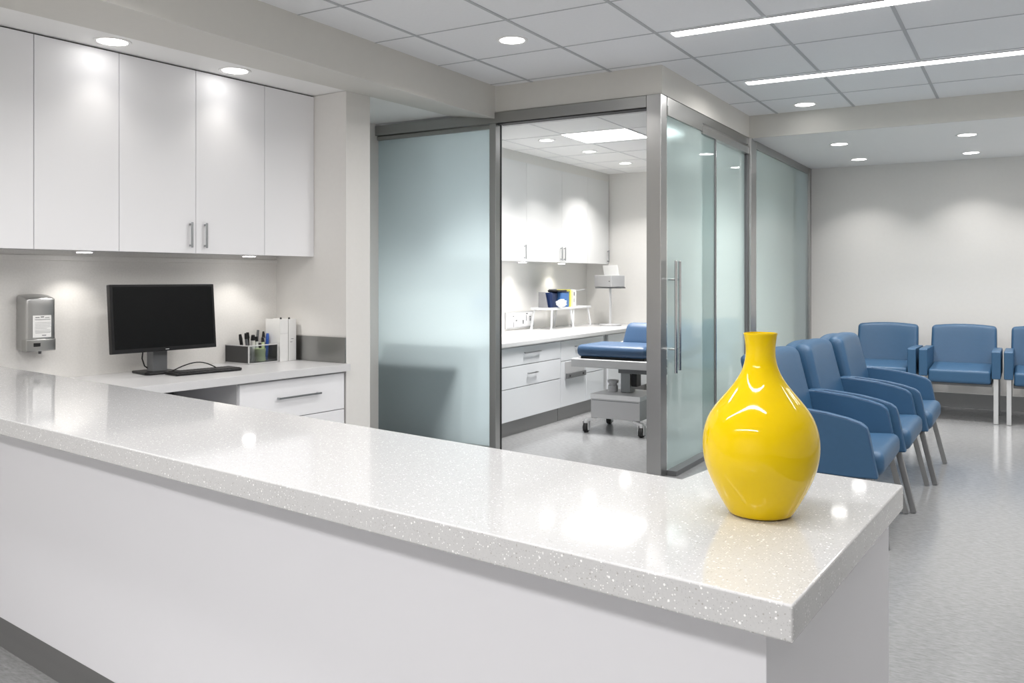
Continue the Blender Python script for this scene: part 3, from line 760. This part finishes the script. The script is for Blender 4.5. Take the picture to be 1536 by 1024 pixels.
# pole mounted device
pd = thing('label_printer', 'pale grey printer with upright paper tray on a pole stand', 'printer', (-4.12, 9.22, WZ+.0005))
MB().lathe([(0, 0), (.125, 0), (.13, .006), (.125, .016), (.05, .022), (0, .022)], 40).build('round_base', M['boxgrey'], pd)
MB().cyl((0, 0, .02), (0, 0, .44), .014, seg=20).build('pole', M['white'], pd)
MB().box(-.16, .16, -.07, .07, .425, .44, .004).build('support_plate', M['darkgrey'], pd)
Tp = Matrix.Rotation(R(-27), 4, 'Z')
MB().box(-.17, .14, -.10, .10, .441, .575, .008, 3, Tp).build('housing', M['boxgrey'], pd)
MB().box(.10, .114, -.1012, -.1002, .50, .512, .0002, 1, Tp).build('button', M['black'], pd)
MB().prism([(-.145, .57), (.12, .57), (.09, .69), (-.18, .69)], .03, .036, 'y', .001, 1, Tp).build('paper_tray', M['paper'], pd)

# ------------------------------------------------------------------ treatment chair
tc = thing('treatment_chair', 'blue padded treatment chair on a wheeled white base', 'treatment chair', (-3.10, 7.22, 0))
def lean(x, y, z): return (x, y, z)
MB().pad(-.335, .325, -.28, .26, .665, .770, .045, 6).build('seat_cushion', M['bluebed'], tc)
MB().pad(-.12, .50, .215, .33, .735, .945, .045, 5, lambda x, y, z: (x+.03*(z-.735)/.2, y+.06*(z-.735)/.2, z)).build('back_cushion', M['bluebed'], tc)
MB().box(-.37, .37, -.30, .34, .575, .648, .008, 3).build('platform', M['boxgrey'], tc)
MB().box(-.30, .30, -.25, .25, .648, .667, .004).build('underlay', M['black'], tc)
MB().bar((-.26, .315, .70), (-.10, .325, .775), .025, .03, .006).build('side_rail', M['white'], tc)
MB().box(.02, .44, -.16, .16, .525, .574, .004).build('lift_frame', M['darkgrey'], tc)
MB().box(.00, .09, -.06, .06, .345, .53, .006).build('lift_column', M['leg'], tc)
MB().box(.10, .15, -.05, .05, .40, .53, .004).build('motor', M['black'], tc)
MB().lathe([(0, 0), (.045, 0), (.045, .05), (.036, .06), (.036, .075), (.05, .078), (.05, .10), (.03, .105), (0, .105)], 24, (-.09, -.02, .345)).build('foot_pump', M['boxgrey'], tc)
bxx = MB().box(-.205, .255, -.24, .22, .13, .335, .006, 3).build('base_box', M['boxgrey'], tc)
MB().box(-.210, .260, -.245, .225, .300, .342, .006, 3).build('lid', M['white'], bxx)
MB().box(-.195, .245, -.2415, -.2402, .285, .290).build('drawer_gap', M['darkgrey'], bxx)
for sx, sy in ((-1, -1), (1, -1), (-1, 1), (1, 1)):
    cx, cy = (-.245 if sx < 0 else .275), sy*.25
    c = MB().bar((cx*.7, cy*.8, .125), (cx, cy, .105), .045, .022, .005).bar((cx, cy, .115), (cx+.0, cy, .06), .03, .03, .005).box(cx-.03, cx-.022, cy-.02, cy+.02, .02, .10, .003).box(cx+.022, cx+.03, cy-.02, cy+.02, .02, .10, .003).build('caster', M['white'], tc)
    MB().cyl((cx-.02, cy, .042), (cx+.02, cy, .042), .042, seg=28, bev=.008).build('wheel', M['rubber'], c)

# ------------------------------------------------------------------ armchairs along the glass (facing +x)
def row_chair():
    t = thing('armchair', '', 'chair', (0, 0, 0))
    # local: front +x, origin between the feet; seat front at x = +.36
    def sf_(x, y, z):
        top = max(0, (z-.40)/.09)
        return (x, y, z - .030*max(0, (.36-x)/.55)*1.0 + .010*top*(1-(y/.36)**2))
    MB().pad(-.20, .365, -.340, .340, .345, .470, .045, 6, sf_).build('seat', M['blue'], t)
    def bf(x, y, z):
        k = (z-.36)/.6
        yy = y*(1-.05*max(0, k-.5)*2)
        return (x-.14*k + .02*(1-(y/.37)**2)*-1, yy, z-.015*(y/.37)**2*max(0, k))
    bk_ = MB().pad(-.165, -.06, -.365, .365, .36, .955, .045, 6, bf).build('backrest', M['blue'], t)
    MB().pad(-.235, -.150, -.372, .372, .34, .945, .035, 6, bf).build('back_shell', M['blue'], bk_)
    prof = [(-.17, .355), (-.20, .68), (-.12, .682), (.0, .672), (.10, .660), (.20, .640), (.265, .620), (.292, .598), (.302, .565), (.345, .345), (.20, .342)]
    for s in (-1, 1):
        y0, y1 = (s*.400, s*.345) if s < 0 else (s*.345, s*.400)
        a = MB().prism(prof, y0, y1, 'y', .010, 3).build('armrest', M['blue'], t)
        q = MB()
        for yy in (s*.396, s*.349):
            q.tube([(x, yy, z) for x, z in [(-.11, .678), (.0, .668), (.10, .656), (.20, .636), (.262, .616), (.288, .595), (.297, .565), (.338, .352)]], .0028, 6)
        q.build('piping', M['bluedark'], a)
        MB().bar((.30, s*.376, .35), (.385, s*.388, .002), .022, .032, .003).build('leg', M['leg'], t)
        MB().bar((-.20, s*.355, .35), (-.30, s*.372, .002), .024, .034, .003).build('leg', M['leg'], t)
    MB().box(-.20, .31, -.33, .33, .318, .346, .004).build('seat_frame', M['darkgrey'], t)
    return t
rc = row_chair()
rc['label'] = 'blue vinyl armchair in the glass-wall row, the one right behind the yellow vase'
rc['group'] = 'blue armchairs in a row along the glass wall'
rc.location = (-.985, 5.09, 0)
copy_thing(rc, 'blue vinyl armchair in the middle of the row along the glass wall', (-.945, 5.905, 0))
copy_thing(rc, 'blue vinyl armchair at the back wall end of the row along the glass wall', (-.90, 6.725, 0))

# ------------------------------------------------------------------ armchairs by the back wall (facing -y)
def wall_chair():
    t = thing('armchair', '', 'chair')
    # local: front -y at y=0, back at y=.85
    MB().pad(-.265, .265, -.01, .62, .365, .488, .022, 5, lambda x, y, z: (x, y, z+.022*(y/.62)*(z > .42))).build('seat', M['blue'], t)
    def bf(x, y, z):
        k = (z-.46)/.42
        return (x*(1-.02*k), y+.10*k+.03*(x/.3)**2*-1, z-.018*(x/.3)**2*max(0, k))
    MB().pad(-.300, .300, .64, .74, .42, .89, .035, 6, bf).build('backrest', M['blue'], t)
    for s in (-1, 1):
        x0, x1 = sorted((s*.270, s*.345))
        MB().prism([(-.02, .42), (-.02, .672), (.0, .682), (.66, .668), (.72, .640), (.72, .42)], x0, x1, 'x', .009, 3).build('armrest', M['blue'], t)
        MB().box(s*.305-.020, s*.305+.020, 0.0, .040, .002, .425, .003).build('leg', M['alu'], t)
        MB().box(s*.305-.020, s*.305+.020, .66, .70, .002, .425, .003).build('leg', M['leg'], t)  # same metal as the front leg, darkened in place of shade
    MB().box(-.27, .27, .03, .68, .340, .366, .003).build('seat_frame', M['darkgrey'], t)
    return t
wc_ = wall_chair(); wc_.location = (-.55, 9.25, 0)
wc_['label'] = 'blue box-armed chair against the back wall, middle of three'; wc_['group'] = 'blue chairs against the back wall'
copy_thing(wc_, 'blue box-armed chair against the back wall, the one nearest the glass wall', (-1.265, 9.25, 0))
copy_thing(wc_, 'blue box-armed chair against the back wall, the one cut off by the picture edge', (.165, 9.25, 0))

# ------------------------------------------------------------------ fill lights added outside the view (downlights over the counter and to the right)
downlight((-2.694, 2.4, CEIL), 0, 'unseen round fill downlight added in the tiled ceiling above the counter', GM, 9)  # out of view, added to brighten the left part of the counter
for x_, y_, n_ in ((.61, 8.54, 'third from the glass wall, nearer the beam'), (.61, 9.78, 'third from the glass wall, nearer the back wall'), (1.66, 8.54, 'fourth from the glass wall, nearer the beam'), (1.66, 9.78, 'fourth from the glass wall, nearer the back wall')):
    downlight((x_, y_, LOW), 0, 'unseen fill downlight added in the lowered ceiling, '+n_, GW, 6, 120, rad=.07)  # not in view, added for more bounce light on ceiling and walls
# ------------------------------------------------------------------ world, camera, view
W = bpy.data.worlds.new('world'); S.world = W; W.use_nodes = True
W.node_tree.nodes['Background'].inputs[0].default_value = (.8, .85, .9, 1)
W.node_tree.nodes['Background'].inputs[1].default_value = .3
cam = bpy.data.cameras.new('camera'); co = link(bpy.data.objects.new('camera', cam))
co.location = (0, 0, 1.35); co.rotation_euler = (R(90), 0, math.atan2(.5074, .8617))
cam.sensor_width = 36; cam.lens = 1311/1536*36; cam.shift_y = -94/1536; cam.clip_start = .05
S.camera = co
S.view_settings.view_transform = 'Standard'; S.view_settings.look = 'None'
S.view_settings.gamma = 1; S.view_settings.use_curve_mapping = False
S.view_settings.exposure = 0.32
cy = S.cycles
cy.use_denoising = True
cy.max_bounces = 12; cy.diffuse_bounces = 8; cy.glossy_bounces = 5; cy.transmission_bounces = 8; cy.transparent_max_bounces = 8
cy.caustics_reflective = False; cy.caustics_refractive = False
cy.sample_clamp_indirect = 6
cy.blur_glossy = .5
